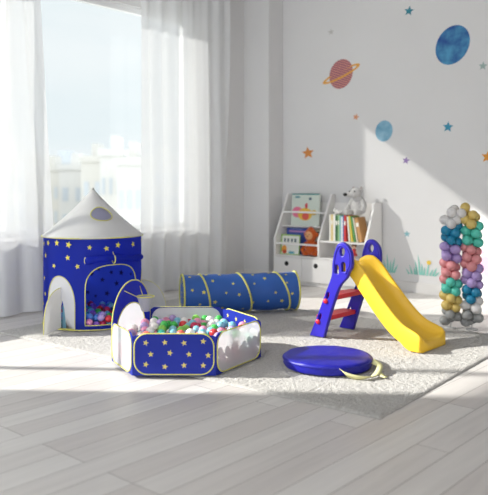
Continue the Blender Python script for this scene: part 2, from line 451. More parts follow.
# stars seen on the inside of the rear wall
obj('canopy_wall', body, [BLUE, STARY, STARD], tent, smooth=True)
# roof
bm = bmesh.new(); n = 40; rings = []
for j in range(15):
    k = j / 14; r = (TR + .012) * (1 - k) ** 1.06 + .006; z = TZ + (1.20 - TZ) * k
    rings.append([bm.verts.new((r * math.sin(2 * PI * i / n) * (1 + .012 * (1 - k) * math.cos(6 * 2 * PI * i / n)), -r * math.cos(2 * PI * i / n) * (1 + .012 * (1 - k) * math.cos(6 * 2 * PI * i / n)), z - .012 * math.sin(PI * k))) for i in range(n)])
for P, Q in zip(rings, rings[1:]):
    for i in range(n): bm.faces.new((P[i], P[(i + 1) % n], Q[(i + 1) % n], Q[i]))
bm.faces.new(rings[-1])
roof = obj('roof', bm, SILVER, tent, smooth=True, solid=.003)
bm = bmesh.new(); tube(bm, [cyl(2 * PI * i / 48, TZ - .002, TR + .014) for i in range(48)], .0055, 6, True)
obj('roof_piping', bm, YEL, tent, smooth=True)
bm = bmesh.new(); ball(bm, (0, 0, 1.198), (.012, .012, .016)); obj('roof_tip', bm, mat('tip_grey', rgb(150, 150, 146), .5), tent, smooth=True)
def cone(th, k, off=.0):
    r = (TR + .012) * (1 - k) ** 1.06 + .006 + off; return Vector((r * math.sin(th), -r * math.cos(th), TZ + (1.20 - TZ) * k - .012 * math.sin(PI * k)))
PURP = mat('lavender_window', rgb(150, 150, 176), .5, transl=.15)
bm = bmesh.new(); disc = []
cen = (math.radians(19), .505)
for q in range(24):
    a = 2 * PI * q / 24; disc.append((cen[0] + .425 * math.cos(a), cen[1] + .138 * math.sin(a)))
for rr in (1, .66, .33):
    pass
prev = None
for rr in (1, .66, .33):
    ring = [bm.verts.new(cone(cen[0] + (x - cen[0]) * rr, cen[1] + (y - cen[1]) * rr, .006)) for x, y in disc]
    if prev:
        for i in range(24): bm.faces.new((prev[i], prev[(i + 1) % 24], ring[(i + 1) % 24], ring[i]))
    prev = ring
bm.faces.new(prev); obj('porthole', bm, PURP, roof, smooth=True)
bm = bmesh.new(); tube(bm, [cone(x, y, .008) for x, y in disc], .0045, 6, True); obj('porthole_piping', bm, YEL, roof, smooth=True)
# piping round door and base
def pipe_loop(pts, name, r=.0045, sub=3, parent=tent):
    P = []
    for i in range(len(pts)):
        a, b = pts[i], pts[(i + 1) % len(pts)]
        d = math.hypot(a[0] - b[0], a[1] - b[1]); k = max(1, int(d / .03))
        for q in range(k): P.append((a[0] + (b[0] - a[0]) * q / k, a[1] + (b[1] - a[1]) * q / k))
    bm = bmesh.new(); tube(bm, [cyl(x / TR, z, TR + .003) for x, z in P], r, 6, True); obj(name, bm, YEL, parent, smooth=True)
pipe_loop(door, 'door_piping')
bm = bmesh.new(); tube(bm, [cyl(2 * PI * i / 48, .006, TR + .002) for i in range(48)], .0055, 6, True); obj('base_piping', bm, YEL, tent, smooth=True)
bm = bmesh.new(); box(bm, -.0, .0, 0, 0, 0, 0) if False else None
lathe(bm, [(0, .0015), (TR * .5, .0015), (TR - .002, .0015)], 40); obj('tent_floor', bm, BLUE, tent)
# rolled up door over the opening
bm = bmesh.new()
pts = [cyl(math.radians(d), .605 + .012 * math.sin(math.radians(d * 5)), TR + .03) for d in range(-8, 66, 4)]
tube(bm, pts, [.028 + .004 * math.sin(i * 1.7) for i in range(len(pts))], 12)
roll = obj('rolled_door', bm, BLUE, tent, smooth=True)
for d in (22,):
    bm = bmesh.new(); c = cyl(math.radians(d), .605, TR + .03); tdir = Vector((math.cos(math.radians(d)), math.sin(math.radians(d)), 0)); o_ = Vector((math.sin(math.radians(d)), -math.cos(math.radians(d)), 0))
    tube(bm, [c + (o_ * math.cos(2 * PI * q / 16) + Vector((0, 0, 1)) * math.sin(2 * PI * q / 16)) * .034 for q in range(16)], .005, 6, True)
    tube(bm, [c + Vector((0, 0, .033)), c + Vector((0, 0, .06)) - o_ * .02], .004, 6)
    obj('door_tie', bm, YEL, roll, smooth=True)
bm = bmesh.new(); c = cyl(math.radians(-8), .600, TR + .03)
for rad in (.026, .014):
    tube(bm, [c + Vector((-.004 * (rad < .02), 0, 0)) + (Vector((0, -1, 0)) * math.cos(2 * PI * q / 16) * .8 + Vector((0, 0, 1)) * math.sin(2 * PI * q / 16)) * rad for q in range(16)], .0045, 6, True)
obj('roll_end', bm, YEL, roll, smooth=True)
# two arched fin bays with standing fins
SLIT_SHADE = mat('shaded_slit', rgb(120, 170, 190), .6, transl=.2)  # teal sheet behind each slit, coloured as the shaded opening
for cdeg, fa in ((-40, fina), (92, finb)):
    x0, x1 = fa[0][0], fa[1][0]
    slit = [(x0 + .165, .012), (x0 + .225, .012), (x0 + .205, .18), (x0 + .185, .25), (x0 + .168, .20)]
    p = fill2d([fa, slit]); bisect_x(p, [x0 + .03 * k for k in range(1, 11)]); wrap(p, TR + .001)
    bay = obj('fin_bay', p, SILVER, tent, smooth=True)
    pipe_loop(fa, 'bay_piping', .0035, parent=bay)
    p = fill2d([slit]); wrap(p, TR - .02); obj('slit_sheet', p, SLIT_SHADE, bay)
    th0 = (x0 + .168) / TR; bm = bmesh.new(); base = cyl(th0, 0, TR); od = Vector((math.sin(th0 + .08 if cdeg < 0 else th0 - .12), -math.cos(th0 + .08 if cdeg < 0 else th0 - .12), 0))
    outl = [(0, .02), (.0, .36)]
    for q in range(1, 15):
        a = PI / 2 * q / 14; outl.append((.235 * math.sin(a) ** .9, .02 + .34 * math.cos(a) ** .85 if q < 14 else .004))
    side = od.cross(Vector((0, 0, 1)))
    vs = []
    for s in (-1, 1): vs.append([bm.verts.new(base + od * x + Vector((0, 0, z)) + side * (.003 * s + .03 * math.sin(x / .235 * PI) * (1 - z / .4))) for x, z in outl])
    bm.faces.new(vs[0]); bm.faces.new(vs[1][::-1])
    for i in range(len(outl)): bm.faces.new((vs[0][i], vs[0][(i + 1) % len(outl)], vs[1][(i + 1) % len(outl)], vs[1][i]))
    fin = obj('fin', bm, SILVER if cdeg < 0 else SILVER_SHADE, tent)
    bm = bmesh.new(); tube(bm, [base + od * x + Vector((0, 0, z)) + side * .03 * math.sin(x / .235 * PI) * (1 - z / .4) for x, z in outl[1:]], .0035, 6); obj('fin_piping', bm, YEL, fin, smooth=True)

# ---------------------------------------------------------------- play balls
BR = .032
BCOL = {'red': rgb(214, 58, 62), 'green': rgb(70, 190, 84), 'white': rgb(240, 236, 232), 'light blue': rgb(128, 196, 214), 'pink': rgb(236, 150, 186),
        'mint': rgb(72, 190, 160), 'crimson': rgb(196, 40, 84), 'lime': rgb(140, 210, 90), 'coral': rgb(240, 110, 96), 'lilac': rgb(184, 160, 214),
        'purple': rgb(140, 96, 190), 'sky blue': rgb(96, 150, 224), 'teal': rgb(60, 160, 176), 'yellow': rgb(222, 210, 80)}
bm = bmesh.new(); ball(bm, (0, 0, 0), BR, 18, 12)
for f in bm.faces: f.smooth = True
def ball_mesh(col):
    me = bpy.data.meshes.new('play_ball'); bm.to_mesh(me); me.materials.append(mat('ball_' + col.replace(' ', '_'), BCOL[col], .32, .5, sss=0)); return me
BM = {k: ball_mesh(k) for k in BCOL}
bm.free()
def drop(inside, lo, hi, n, zmax, z0, rnd, K=26, r=BR):
    B = []; cell = {}; s = 2 * r
    for _ in range(n):
        best = None
        for _k in range(K):
            x, y = rnd.uniform(lo[0], hi[0]), rnd.uniform(lo[1], hi[1])
            if not inside(x, y): continue
            z = z0 + r; ci, cj = int(x // s), int(y // s)
            for i in (-1, 0, 1):
                for j in (-1, 0, 1):
                    for (a, b, c) in cell.get((ci + i, cj + j), ()):
                        d = (a - x) ** 2 + (b - y) ** 2
                        if d < s * s: z = max(z, c + math.sqrt(s * s - d))
            if best is None or z < best[2]: best = (x, y, z)
        if best is None or best[2] > zmax: continue
        B.append(best); cell.setdefault((int(best[0] // s), int(best[1] // s)), []).append(best)
    return B

# ---------------------------------------------------------------- hexagonal ball pit
HC = Vector((-.455, 5.03, RZ)); HR = .575; HZ = .272
pit = thing('ball_pit', 'blue hexagonal ball pit with star panel and toy basketball hoop', 'ball pit', HC)
hexw = [(HR * math.cos(PI / 3 * k), HR * math.sin(PI / 3 * k)) for k in range(6)]       # 0 right, 1 back right, 2 back left, 3 left, 4 front left, 5 front right
hexw[3] = (-.475, -.10); hexw[4] = (-.262, -.495); hexw[5] = (.272, -.495)
hexw[4] = (-.268, -.49)
def side_frame(i, j):
    a, b = Vector((*hexw[i], 0)), Vector((*hexw[j], 0)); d = (b - a); ln = d.length; d.normalize(); nrm = d.cross(Vector((0, 0, 1)))
    return a, d, ln, nrm
def on(a, d, nrm, off=0): return lambda c: a + d * c.x + Vector((0, 0, c.y)) + nrm * (c.z + off)
def pit_side(i, j, kind, seed):
    a, d, ln, nrm = side_frame(i, j)              # nrm points out for counter-clockwise order
    g = .012; rr = rrect(g, ln - g, .008, HZ, .085)
    top = HZ
    outer = [(0, 0), (ln, 0), (ln, HZ - .02), (ln - .02, HZ - .012), (.02, HZ - .012), (0, HZ - .02)]
    if kind == 'star':
        bm = fill2d([outer], th=.003); xform(bm, on(a, d, nrm))
        b2 = fill2d([rr], th=.004); merge(bm, xform(b2, on(a, d, nrm, .003)))
        rnd = random.Random(seed); k = 0
        for r_ in range(3):
            for c_ in range(4):
                x = ln * (.16 + .23 * c_ + (.06 if r_ % 2 else 0)); z = .065 + .075 * r_ + rnd.uniform(-.008, .008)
                for off in (.0062, -.0030):
                    star_cloth(bm, starpts(x, z, .021, rnd.uniform(-.3, .3)), lambda p, q: a + d * p + Vector((0, 0, q)) + nrm * off, 1)
        s = obj('star_panel', bm, [BLUE_P, STAR], pit)
    else:
        hole = rrect(g + .004, ln - g - .004, .012, HZ - .004, .08)
        outer = [(0, 0), (ln, 0), (ln, HZ - .02), (ln - .03, HZ + .001), (.03, HZ + .001), (0, HZ - .02)]
        bm = fill2d([outer, hole], th=.003); xform(bm, on(a, d, nrm)); s = obj('side_wall', bm, BLUE_P, pit)
        bm = fill2d([rr]); xform(bm, on(a, d, nrm, .002)); obj('mesh_panel', bm, MESH, s)
    bm = bmesh.new(); tube(bm, [a + d * x + Vector((0, 0, z)) + nrm * .004 for x, z in rr], .0043, 8, True); obj('piping', bm, YEL, s, smooth=True)
pit_side(4, 5, 'star', 2); pit_side(5, 0, 'mesh', 0); pit_side(0, 1, 'star', 4); pit_side(1, 2, 'mesh', 0); pit_side(3, 4, 'mesh', 0)
# hoop wall
a, d, ln, nrm = side_frame(2, 3); HT = .525
ar = arch(.0, ln, 0, HT, p=2.1, rise=.30); win_ = arch(.10, ln - .06, .03, .36, p=2.1, rise=.20)
bm = fill2d([ar, win_], th=.003); xform(bm, on(a, d, nrm)); hw = obj('hoop_wall', bm, BLUE_P, pit)
bm = bmesh.new(); tube(bm, [a + d * x + Vector((0, 0, z)) for x, z in ar], .0048, 8, True); obj('arch_piping', bm, YEL, hw, smooth=True)
bm = fill2d([win_]); xform(bm, on(a, d, nrm, .0)); obj('mesh_window', bm, MESH, hw)
bm = bmesh.new(); tube(bm, [a + d * x + Vector((0, 0, z)) - nrm * .003 for x, z in win_], .0045, 6, True); obj('window_piping', bm, YEL, hw, smooth=True)
hc = a + d * (ln * .5) + Vector((0, 0, .41)) - nrm * .11; hr = .064
bm = bmesh.new(); ringp = [hc + Vector((hr * math.cos(2 * PI * q / 28), hr * math.sin(2 * PI * q / 28), 0)) for q in range(28)]
tube(bm, ringp, .0045, 6, True)
for s_ in (-1, 1):
    e = hc + nrm * hr * .7 + d * s_ * hr * .7
    tube(bm, [e, a + d * (ln * .5 + s_ * .13) + Vector((0, 0, .465))], .0035, 6)
hoop = obj('hoop_ring', bm, YEL, pit, smooth=True)
bm = bmesh.new(); prev = None
for k in range(6):
    rr_ = hr * (1 - .11 * k); rg = [bm.verts.new(hc + Vector((rr_ * math.cos(2 * PI * q / 24), rr_ * math.sin(2 * PI * q / 24), -.022 * k))) for q in range(24)]
    if prev:
        for q in range(24): bm.faces.new((prev[q], prev[(q + 1) % 24], rg[(q + 1) % 24], rg[q]))
    prev = rg
obj('hoop_net', bm, mat('hoop_netting', rgb(190, 192, 198), .8, .2, transl=.3, transp=.3), hoop, smooth=True)
bm = bmesh.new(); poly(bm, [(x * .995, y * .995, .002) for x, y in hexw]); obj('pit_floor', bm, BLUE_P, pit)

def in_hex(x, y, m=BR + .006):
    for k in range(6):
        x0, y0 = hexw[k]; x1, y1 = hexw[(k + 1) % 6]; l = math.hypot(x1 - x0, y1 - y0)
        if ((x1 - x0) * (y - y0) - (y1 - y0) * (x - x0)) / l < m: return False
    return True
rnd = random.Random(21)
balls = drop(in_hex, (-.6, -.6), (.6, .6), 1600, .195, .004, rnd, 40)
top = []
for q in balls:
    above = sum(1 for o_ in balls if o_[2] > q[2] + .02 and (o_[0] - q[0]) ** 2 + (o_[1] - q[1]) ** 2 < (1.25 * BR) ** 2)
    sc = q[2] - .05 * above + (.08 if not in_hex(q[0], q[1], BR + .03) and (q[0] > .1 or q[0] < -.3) and q[1] < .1 else 0) - .02 * q[1]
    top.append((sc, q))
top.sort(reverse=True); NTOP = 215
pal = ['red'] * 3 + ['green'] * 3 + ['white'] * 9 + ['light blue'] * 6 + ['pink'] * 3 + ['mint'] * 2 + ['crimson'] + ['lime'] * 2 + ['coral'] + ['lilac'] * 2 + ['sky blue']
def place_ball(p, col, label, grp):
    o = bpy.data.objects.new('play_ball', BM[col]); C.objects.link(o); o.location = p
    tag(o, label, 'ball', grp)
for sc, q in top[:NTOP]:
    col = rnd.choice(pal)
    if q[1] < -.30: where = 'against the starry front panel of the ball pit'
    elif q[0] > .22: where = 'at the right mesh panel end of the ball pit'
    elif q[0] < -.22: where = 'under the toy hoop end of the ball pit'
    elif q[1] > .22: where = 'along the rear mesh panel of the ball pit'
    else: where = 'in the middle of the ball pit heap' + (', towards the hoop' if q[0] < 0 else ', towards the slide')
    place_ball(HC + Vector(q), col, f'{col} plastic ball {where}', f'{col} balls {where}')
names = ['red', 'green', 'white', 'light blue', 'pink']
bm = bmesh.new()
for sc, q in top[NTOP:]: ball(bm, q, BR, 10, 6, mi=rnd.randrange(5))
for f in bm.faces: f.smooth = True
o = obj('play_balls', bm, [MATS.get('ball_' + n.replace(' ', '_')) for n in names]); o.location = HC
tag(o, 'lower layers of plastic balls packed inside the hexagonal pit', 'balls', kind='stuff')
# balls inside the tent
def in_tent(x, y): return x * x + y * y < (TR - BR - .012) ** 2
rnd = random.Random(9)
tb = drop(in_tent, (-.43, -.43), (.43, .43), 420, .10, .004, rnd, 10)
pal2 = ['purple'] * 4 + ['lilac'] * 3 + ['sky blue'] * 3 + ['red'] * 2 + ['crimson'] * 3 + ['teal'] * 4 + ['light blue'] * 3 + ['yellow', 'green', 'pink', 'mint']
sel = []
for q in tb:
    ang = math.degrees(math.atan2(q[0], -q[1]))
    above = sum(1 for o_ in tb if o_[2] > q[2] + .02 and (o_[0] - q[0]) ** 2 + (o_[1] - q[1]) ** 2 < (1.3 * BR) ** 2)
    sel.append((q[2] * 1.0 - .06 * above + (.10 if -.12 < q[0] < .40 else 0) + (.04 if q[1] < -.1 else 0), q))
sel.sort(reverse=True)
Mt = Matrix.Translation((TC.x, TC.y, RZ)) @ Matrix.Rotation(-view, 4, 'Z')
for sc, q in sel[:85]:
    col = rnd.choice(pal2)
    place_ball(Mt @ Vector(q), col, f'{col} plastic ball inside the rocket tent, ' + (w_ := ('at its left' if q[0] < -.05 else 'at its right' if q[0] > .2 else 'in the middle') + (' near the doorway' if q[1] < -.1 else ' towards the rear')), f'{col} balls in the tent, {w_}')
bm = bmesh.new()
for sc, q in sel[85:]: ball(bm, q, BR, 10, 6, mi=rnd.randrange(5))
for f in bm.faces: f.smooth = True
o = obj('play_balls', bm, [MATS['ball_' + n] for n in ('purple', 'teal', 'crimson', 'lilac', 'yellow')]); o.matrix_world = Mt
tag(o, 'remaining plastic balls spread over the rocket tent floor', 'balls', kind='stuff')

# ---------------------------------------------------------------- play tunnel
tl, tr_ = Vector((-.59, 6.69, 0)), Vector((.502, 6.93, 0)); TL = (tr_ - tl).length; rt = .186
tun = thing('play_tunnel', 'blue starry crawl tunnel with yellow hoops lying before the curtain', 'play tunnel', (*tl.xy, RZ + .0098), math.atan2((tr_ - tl).y, (tr_ - tl).x))
def tp(x, a, off=0):                       # x along, a angle from the top towards the viewer
    sag = 1 - .035 * math.sin(PI * ((x / TL * 4) % 1)) ** 2
    r = (rt - .003) * sag + off
    return Vector((x, -r * math.sin(a), rt + r * math.cos(a)))
bm = bmesh.new(); nx, na = 48, 40; g_ = [[bm.verts.new(tp(TL * i / nx, 2 * PI * k / na)) for k in range(na)] for i in range(nx + 1)]
for i in range(nx):
    for k in range(na): bm.faces.new((g_[i][k], g_[i][(k + 1) % na], g_[i + 1][(k + 1) % na], g_[i + 1][k]))
rnd = random.Random(3); sp = []; tries = 0
while len(sp) < 62 and tries < 5000:
    tries += 1; x, s = rnd.uniform(.04, TL - .04), rnd.uniform(0, 2 * PI * rt)
    if any((x - a) ** 2 + (s - b) ** 2 < .105 ** 2 for a, b, _ in sp): continue
    sp.append((x, s, rnd.uniform(.015, .024)))
for x, s, r in sp: star_cloth(bm, starpts(x, s, r, rnd.uniform(0, 6)), lambda p, q: tp(p, q / rt, .0028), 1)
obj('tunnel_sleeve', bm, [TUNB, STARY], tun, smooth=True)
bm = bmesh.new(); q = [bm.verts.new(Vector((.004, -(rt - .004) * math.sin(2 * PI * k / 40), rt + (rt - .004) * math.cos(2 * PI * k / 40)))) for k in range(40)]; bm.faces.new(q)
for yy, zz in ((-.07, .09), (.06, .10), (-.09, -.02), (.03, .01), (.10, -.04), (-.04, -.10), (.05, -.11), (-.01, .13)):
    star_cloth(bm, starpts(yy, rt + zz, .02), lambda p, q_: Vector((-.001, p, q_)), 1)
obj('end_cover', bm, [TUNB, STARY], tun)
for x, sh in ((.0, 0), (.17, .035), (.54, .05), (.92, .05), (TL, 0)):
    bm = bmesh.new(); P = []
    for k in range(48):
        a_ = 2 * PI * k / 48; P.append(tp(min(TL, max(0, x + sh * (1 - math.cos(a_)) + (sh * .7) * math.sin(a_) )), a_, .003))
    tube(bm, P, .0095, 8, True); obj('hoop', bm, YEL, tun, smooth=True)

# ---------------------------------------------------------------- slide
VIO = mat('violet_plastic', rgb(46, 36, 172), .34, .5); RED = mat('red_plastic', rgb(206, 30, 52), .35, .5); SYEL = mat('yellow_plastic', rgb(246, 198, 52), .38, .5)
DARK = mat('slot_dark', rgb(30, 26, 90), .6)
slide = thing('toddler_slide', 'yellow toddler slide with violet side panels and red steps', 'slide', (.555, 5.77, RZ), ROOM)   # local x forward down the chute, y across
SW = .435
outl = [(-.005, 0), (.135, 0), (.175, .13), (.235, .30), (.285, .43), (.33, .475), (.36, .505), (.375, .55), (.395, .575), (.405, .62), (.40, .70), (.375, .745), (.34, .775), (.30, .785), (.268, .765), (.245, .72), (.228, .66), (.218, .60), (.218, .54), (.208, .49), (.15, .36), (.085, .20)]
def smooth_loop(p, it=2):
    for _ in range(it):
        q = []
        for i in range(len(p)):
            a, b = p[i], p[(i + 1) % len(p)]
            if a[1] < .01 or b[1] < .01:
                q += [a] if a[1] < .01 else [(a[0] * .75 + b[0] * .25, a[1] * .75 + b[1] * .25), ]
                if a[1] < .01 and b[1] >= .01: q.append((a[0] * .25 + b[0] * .75, a[1] * .25 + b[1] * .75))
            else: q += [(a[0] * .75 + b[0] * .25, a[1] * .75 + b[1] * .25), (a[0] * .25 + b[0] * .75, a[1] * .25 + b[1] * .75)]
        p = q
    return p
holes = [ellipse(.315, .705, .022, .034, 16, -.2), arch(.245, .28, .53, .60, n=8), arch(.305, .345, .55, .625, n=8),
         ellipse(.175, .345, .013, .030, 14, -.35), ellipse(.098, .165, .013, .030, 14, -.35)]
panels = []
for k, y in enumerate((0, SW)):
    bm = fill2d([smooth_loop(outl)] + holes, th=.042, bev=.008)
    xform(bm, lambda c: Vector((c.x, y + c.z, c.y)))
    p = obj('side_panel', bm, VIO, slide, bevel=0)
    bm = bmesh.new()   # raised rim bead following the head
    loop = smooth_loop(outl); cx, cz = .31, .66
    hl = [(cx + (x - cx) * .80, cz + (z - cz) * .80) for x, z in loop if z > .50]
    for s_ in (-1, 1): tube(bm, [(x, y + s_ * .021, z) for x, z in hl], .006, 6)
    obj('rim_bead', bm, VIO, p, smooth=True)
    if k == 0:
        for kx, kz in ((.158, .30), (.083, .125)):
            bm = bmesh.new(); ball(bm, (kx, y - .024, kz), (.021, .014, .021)); obj('step_knob', bm, RED, p, smooth=True)
for cx, cz, wd in ((.175, .325, .12), (.10, .15, .13)):
    bm = bmesh.new(); pr = []
    n = 12
    lo = []
    for q in range(n + 1):
        y = .021 + (SW - .042) * q / n; bulge = .02 * math.sin(PI * q / n)
        sec = [(-wd / 2 - bulge, .018), (-wd / 2 - bulge + .006, .024), (wd / 2, .024), (wd / 2, -.012), (wd / 2 - .02, -.016), (-wd / 2 - bulge + .01, -.016), (-wd / 2 - bulge, -.010)]
        lo.append([bm.verts.new((cx + x, y, cz + z)) for x, z in sec])
    for P, Q in zip(lo, lo[1:]):
        for i in range(7): bm.faces.new((P[i], P[(i + 1) % 7], Q[(i + 1) % 7], Q[i]))
    bm.faces.new(lo[0]); bm.faces.new(lo[-1])
    obj('step', bm, RED, slide, bevel=.004, smooth=False)
# chute: thick trough swept along its run
path = [(.235, .585), (.27, .594), (.31, .594), (.35, .575), (.40, .53), (.47, .445), (.55, .35), (.63, .26), (.71, .180), (.78, .125), (.85, .092), (.91, .078), (.955, .074)]
def catmull(P, n=4):
    out_ = []
    for i in range(len(P) - 1):
        p0, p1, p2, p3 = P[max(i - 1, 0)], P[i], P[i + 1], P[min(i + 2, len(P) - 1)]
        for k in range(n):
            t_ = k / n; out_.append(tuple(.5 * ((2 * p1[j]) + (-p0[j] + p2[j]) * t_ + (2 * p0[j] - 5 * p1[j] + 4 * p2[j] - p3[j]) * t_ ** 2 + (-p0[j] + 3 * p1[j] - 3 * p2[j] + p3[j]) * t_ ** 3) for j in range(len(p1))))
    out_.append(P[-1]); return out_
pp = catmull(path); bm = bmesh.new(); secs = []
for i, (x, z) in enumerate(pp):
    k = i / (len(pp) - 1); a0 = pp[max(i - 1, 0)]; a1 = pp[min(i + 1, len(pp) - 1)]
    tx, tz = a1[0] - a0[0], a1[1] - a0[1]; l = math.hypot(tx, tz); nx_, nz_ = -tz / l, tx / l
    hwid = .172 + .03 * max(0, (k - .25) / .75) ** 1.5; rim = .075 * min(1, .35 + k * 3) * (1 if k < .82 else 1 - .30 * ((k - .82) / .18) ** 2)
    und = .055
    sec = [(-hwid, -und), (-hwid - .004, 0), (-hwid, rim - .01), (-hwid + .01, rim), (-hwid + .028, rim - .004), (-hwid + .040, rim - .03), (-hwid + .052, .018), (-hwid + .075, .003), (0, -.004),
           (hwid - .075, .003), (hwid - .052, .018), (hwid - .040, rim - .03), (hwid - .028, rim - .004), (hwid - .01, rim), (hwid, rim - .01), (hwid + .004, 0), (hwid, -und), (hwid - .014, -und), (hwid - .02, -.018), (0, -.022), (-hwid + .02, -.018), (-hwid + .014, -und)]
    ring = []
    for y, h in sec:
        X, Z = x + nx_ * h, z + nz_ * h
        if Z < .0 or (k > .80 and h < -.03): Z = max(0, Z if k < .8 else Z * max(0, 1 - (k - .80) / .08))
        ring.append(bm.verts.new((X, SW / 2 + y, Z)))
    secs.append(ring)
# rolled lip at the end
x, z = pp[-1]; ring = []
for v in secs[-1]: ring.append(bm.verts.new((v.co.x + .022, SW / 2 + (v.co.y - SW / 2) * .975, max(0, v.co.z * .82) if v.co.z > .01 else 0)))
secs.append(ring)
for P, Q in zip(secs, secs[1:]):
    for i in range(len(P)): bm.faces.new((P[i], P[(i + 1) % len(P)], Q[(i + 1) % len(P)], Q[i]))
bm.faces.new(secs[0]); f = bm.faces.new(secs[-1])
# front apron closes the lip down to the floor
yb = SW / 2; e = secs[-1]
lowv = [bm.verts.new((e[8].co.x + .004, yb + s * .195, .0)) for s in (-1, 0, 1)]
chain = [e[i] for i in range(0, 17)]
bm.faces.new([lowv[0]] + chain[:9] + [lowv[1]]); bm.faces.new([lowv[1]] + chain[8:] + [lowv[2]])
obj('chute', bm, SYEL, slide, smooth=True, bevel=.006)
bm = bmesh.new()
for y in (.10, .20, .30): ball(bm, (.245, y, .592), (.028, .035, .018))
box(bm, .225, .30, .025, SW - .025, .555, .59); obj('platform', bm, SYEL, slide, smooth=False)

# ---------------------------------------------------------------- round blue bag with straps
bag = thing('storage_bag', 'flat round shiny blue storage bag with pale yellow strap on the rug', 'bag', (.572, 4.80, RZ))
VB = mat('blue_vinyl', rgb(30, 30, 150), .42, .35, bump=.25, bump_scale=9)
bm = bmesh.new(); prof = [(0, .0), (.27, .0), (.292, .004), (.300, .018), (.298, .034), (.303, .046), (.302, .060), (.294, .069), (.275, .0735), (.2, .075), (.1, .076), (0, .076)]
n = 64; rings = []
for j, (r, z) in enumerate(prof):
    if r == 0: rings.append([bm.verts.new((0, 0, z))]); continue
    rg = []
    for k in range(n):
        a_ = 2 * PI * k / n; wv = noise.noise((3 * math.cos(a_), 3 * math.sin(a_), z * 20)) * .006 + noise.noise((9 * math.cos(a_), 9 * math.sin(a_), z * 40)) * .003
        zz = z + (noise.noise((r * 9 * math.cos(a_), r * 9 * math.sin(a_), 4)) * .006 if z > .05 else 0)
        rg.append(bm.verts.new(((r + wv) * math.cos(a_), (r + wv) * math.sin(a_), zz)))
    rings.append(rg)
for P, Q in zip(rings, rings[1:]):
    for k in range(n):
        a_ = [P[k % len(P)], P[(k + 1) % len(P)]] if len(P) > 1 else [P[0]]; b_ = [Q[(k + 1) % len(Q)], Q[k % len(Q)]] if len(Q) > 1 else [Q[0]]
        bm.faces.new(a_ + b_)
obj('bag_body', bm, VB, bag, smooth=True)
bm = bmesh.new(); tube(bm, [(.306 * math.cos(2 * PI * k / 48), .306 * math.sin(2 * PI * k / 48), .056) for k in range(48)], .0032, 6, True); obj('seam', bm, VB, bag, smooth=True)
STRAP = mat('strap_webbing', rgb(232, 228, 172), .7, .2, transl=.1)
def ribbon(pts, wid, parent, name='strap', tw=None):
    bm = bmesh.new(); P = catmull([tuple(p) for p in pts], 5); rows = []
    for i, p in enumerate(P):
        a_ = Vector(P[max(0, i - 1)]); b_ = Vector(P[min(len(P) - 1, i + 1)]); t_ = (b_ - a_).normalized(); sd_ = t_.cross(Vector((0, 0, 1))).normalized()
        k = i / (len(P) - 1); an = tw(k) if tw else 0; sdv = sd_ * math.cos(an) + Vector((0, 0, 1)) * math.sin(an)
        rows.append((bm.verts.new(Vector(p) - sdv * wid / 2), bm.verts.new(Vector(p) + sdv * wid / 2)))
    for A_, B_ in zip(rows, rows[1:]): bm.faces.new((A_[0], A_[1], B_[1], B_[0]))
    return obj(name, bm, STRAP, parent, smooth=True, solid=.002)
ribbon([(.055, -.298, .045), (.075, -.325, .028), (.13, -.345, .012), (.19, -.350, .008), (.25, -.32, .010), (.29, -.27, .02), (.315, -.21, .03), (.325, -.15, .04), (.290, -.105, .055)], .040, bag, tw=lambda k: .9 * math.sin(PI * k * 2.2) * .6 + .5)
ribbon([(.300, -.235, .022), (.315, -.30, .012), (.335, -.335, .008)], .036, bag)
ribbon([(.12, .30, .05), (.15, .325, .055), (.10, .345, .03), (.04, .335, .03)], .022, bag)

# ---------------------------------------------------------------- balloon arch
AX, AY = 1.90, 6.12
arc_t = thing('balloon_arch', 'narrow arch of small pastel and teal balloons on the bare floor', 'balloon arch', (AX, AY, 0), -math.atan2(AX, AY))
BAL = {'grey': rgb(170, 172, 172), 'yellow': rgb(234, 208, 124), 'mint': rgb(98, 216, 196), 'pink': rgb(238, 162, 166), 'purple': rgb(190, 166, 224), 'blue': rgb(40, 146, 188), 'white': rgb(238, 236, 235)}
left = ['grey'] * 2 + ['yellow'] * 2 + ['mint'] * 2 + ['pink'] * 2 + ['purple'] * 2 + ['blue'] * 2
right = ['grey'] * 2 + ['white'] * 1 + ['blue'] * 1 + ['purple'] * 2 + ['pink'] * 3 + ['mint'] * 2 + ['yellow']
bmeshes = {}
for k, c in BAL.items():
    bm = bmesh.new(); prof = []
    for q in range(13):
        a_ = PI * q / 12; r = .047 * math.sin(a_) * (1 - .12 * (1 - math.cos(a_)) / 2 * 1.2); prof.append((max(r, 0) if 0 < q < 12 else (0 if q == 0 else .005), -.050 * math.cos(a_) * -1))
    lathe(bm, prof + [(.008, -.058), (0, -.056)], 18)
    me = bpy.data.meshes.new('balloon'); bmesh.ops.recalc_face_normals(bm, faces=bm.faces[:]); bm.to_mesh(me); bm.free()
    for p in me.polygons: p.use_smooth = True
    me.materials.append(mat('balloon_' + k, c, .35, .5, transl=.25)); bmeshes[k] = me
rnd = random.Random(4)
def balloon(p, dirv, col):
    o = bpy.data.objects.new('balloon', bmeshes[col]); C.objects.link(o); o.parent = arc_t
    o.location = p; o.rotation_euler = Vector(dirv).to_track_quat('Z', 'Y').to_euler(); s = rnd.uniform(.96, 1.05); o.scale = (s, s, s)
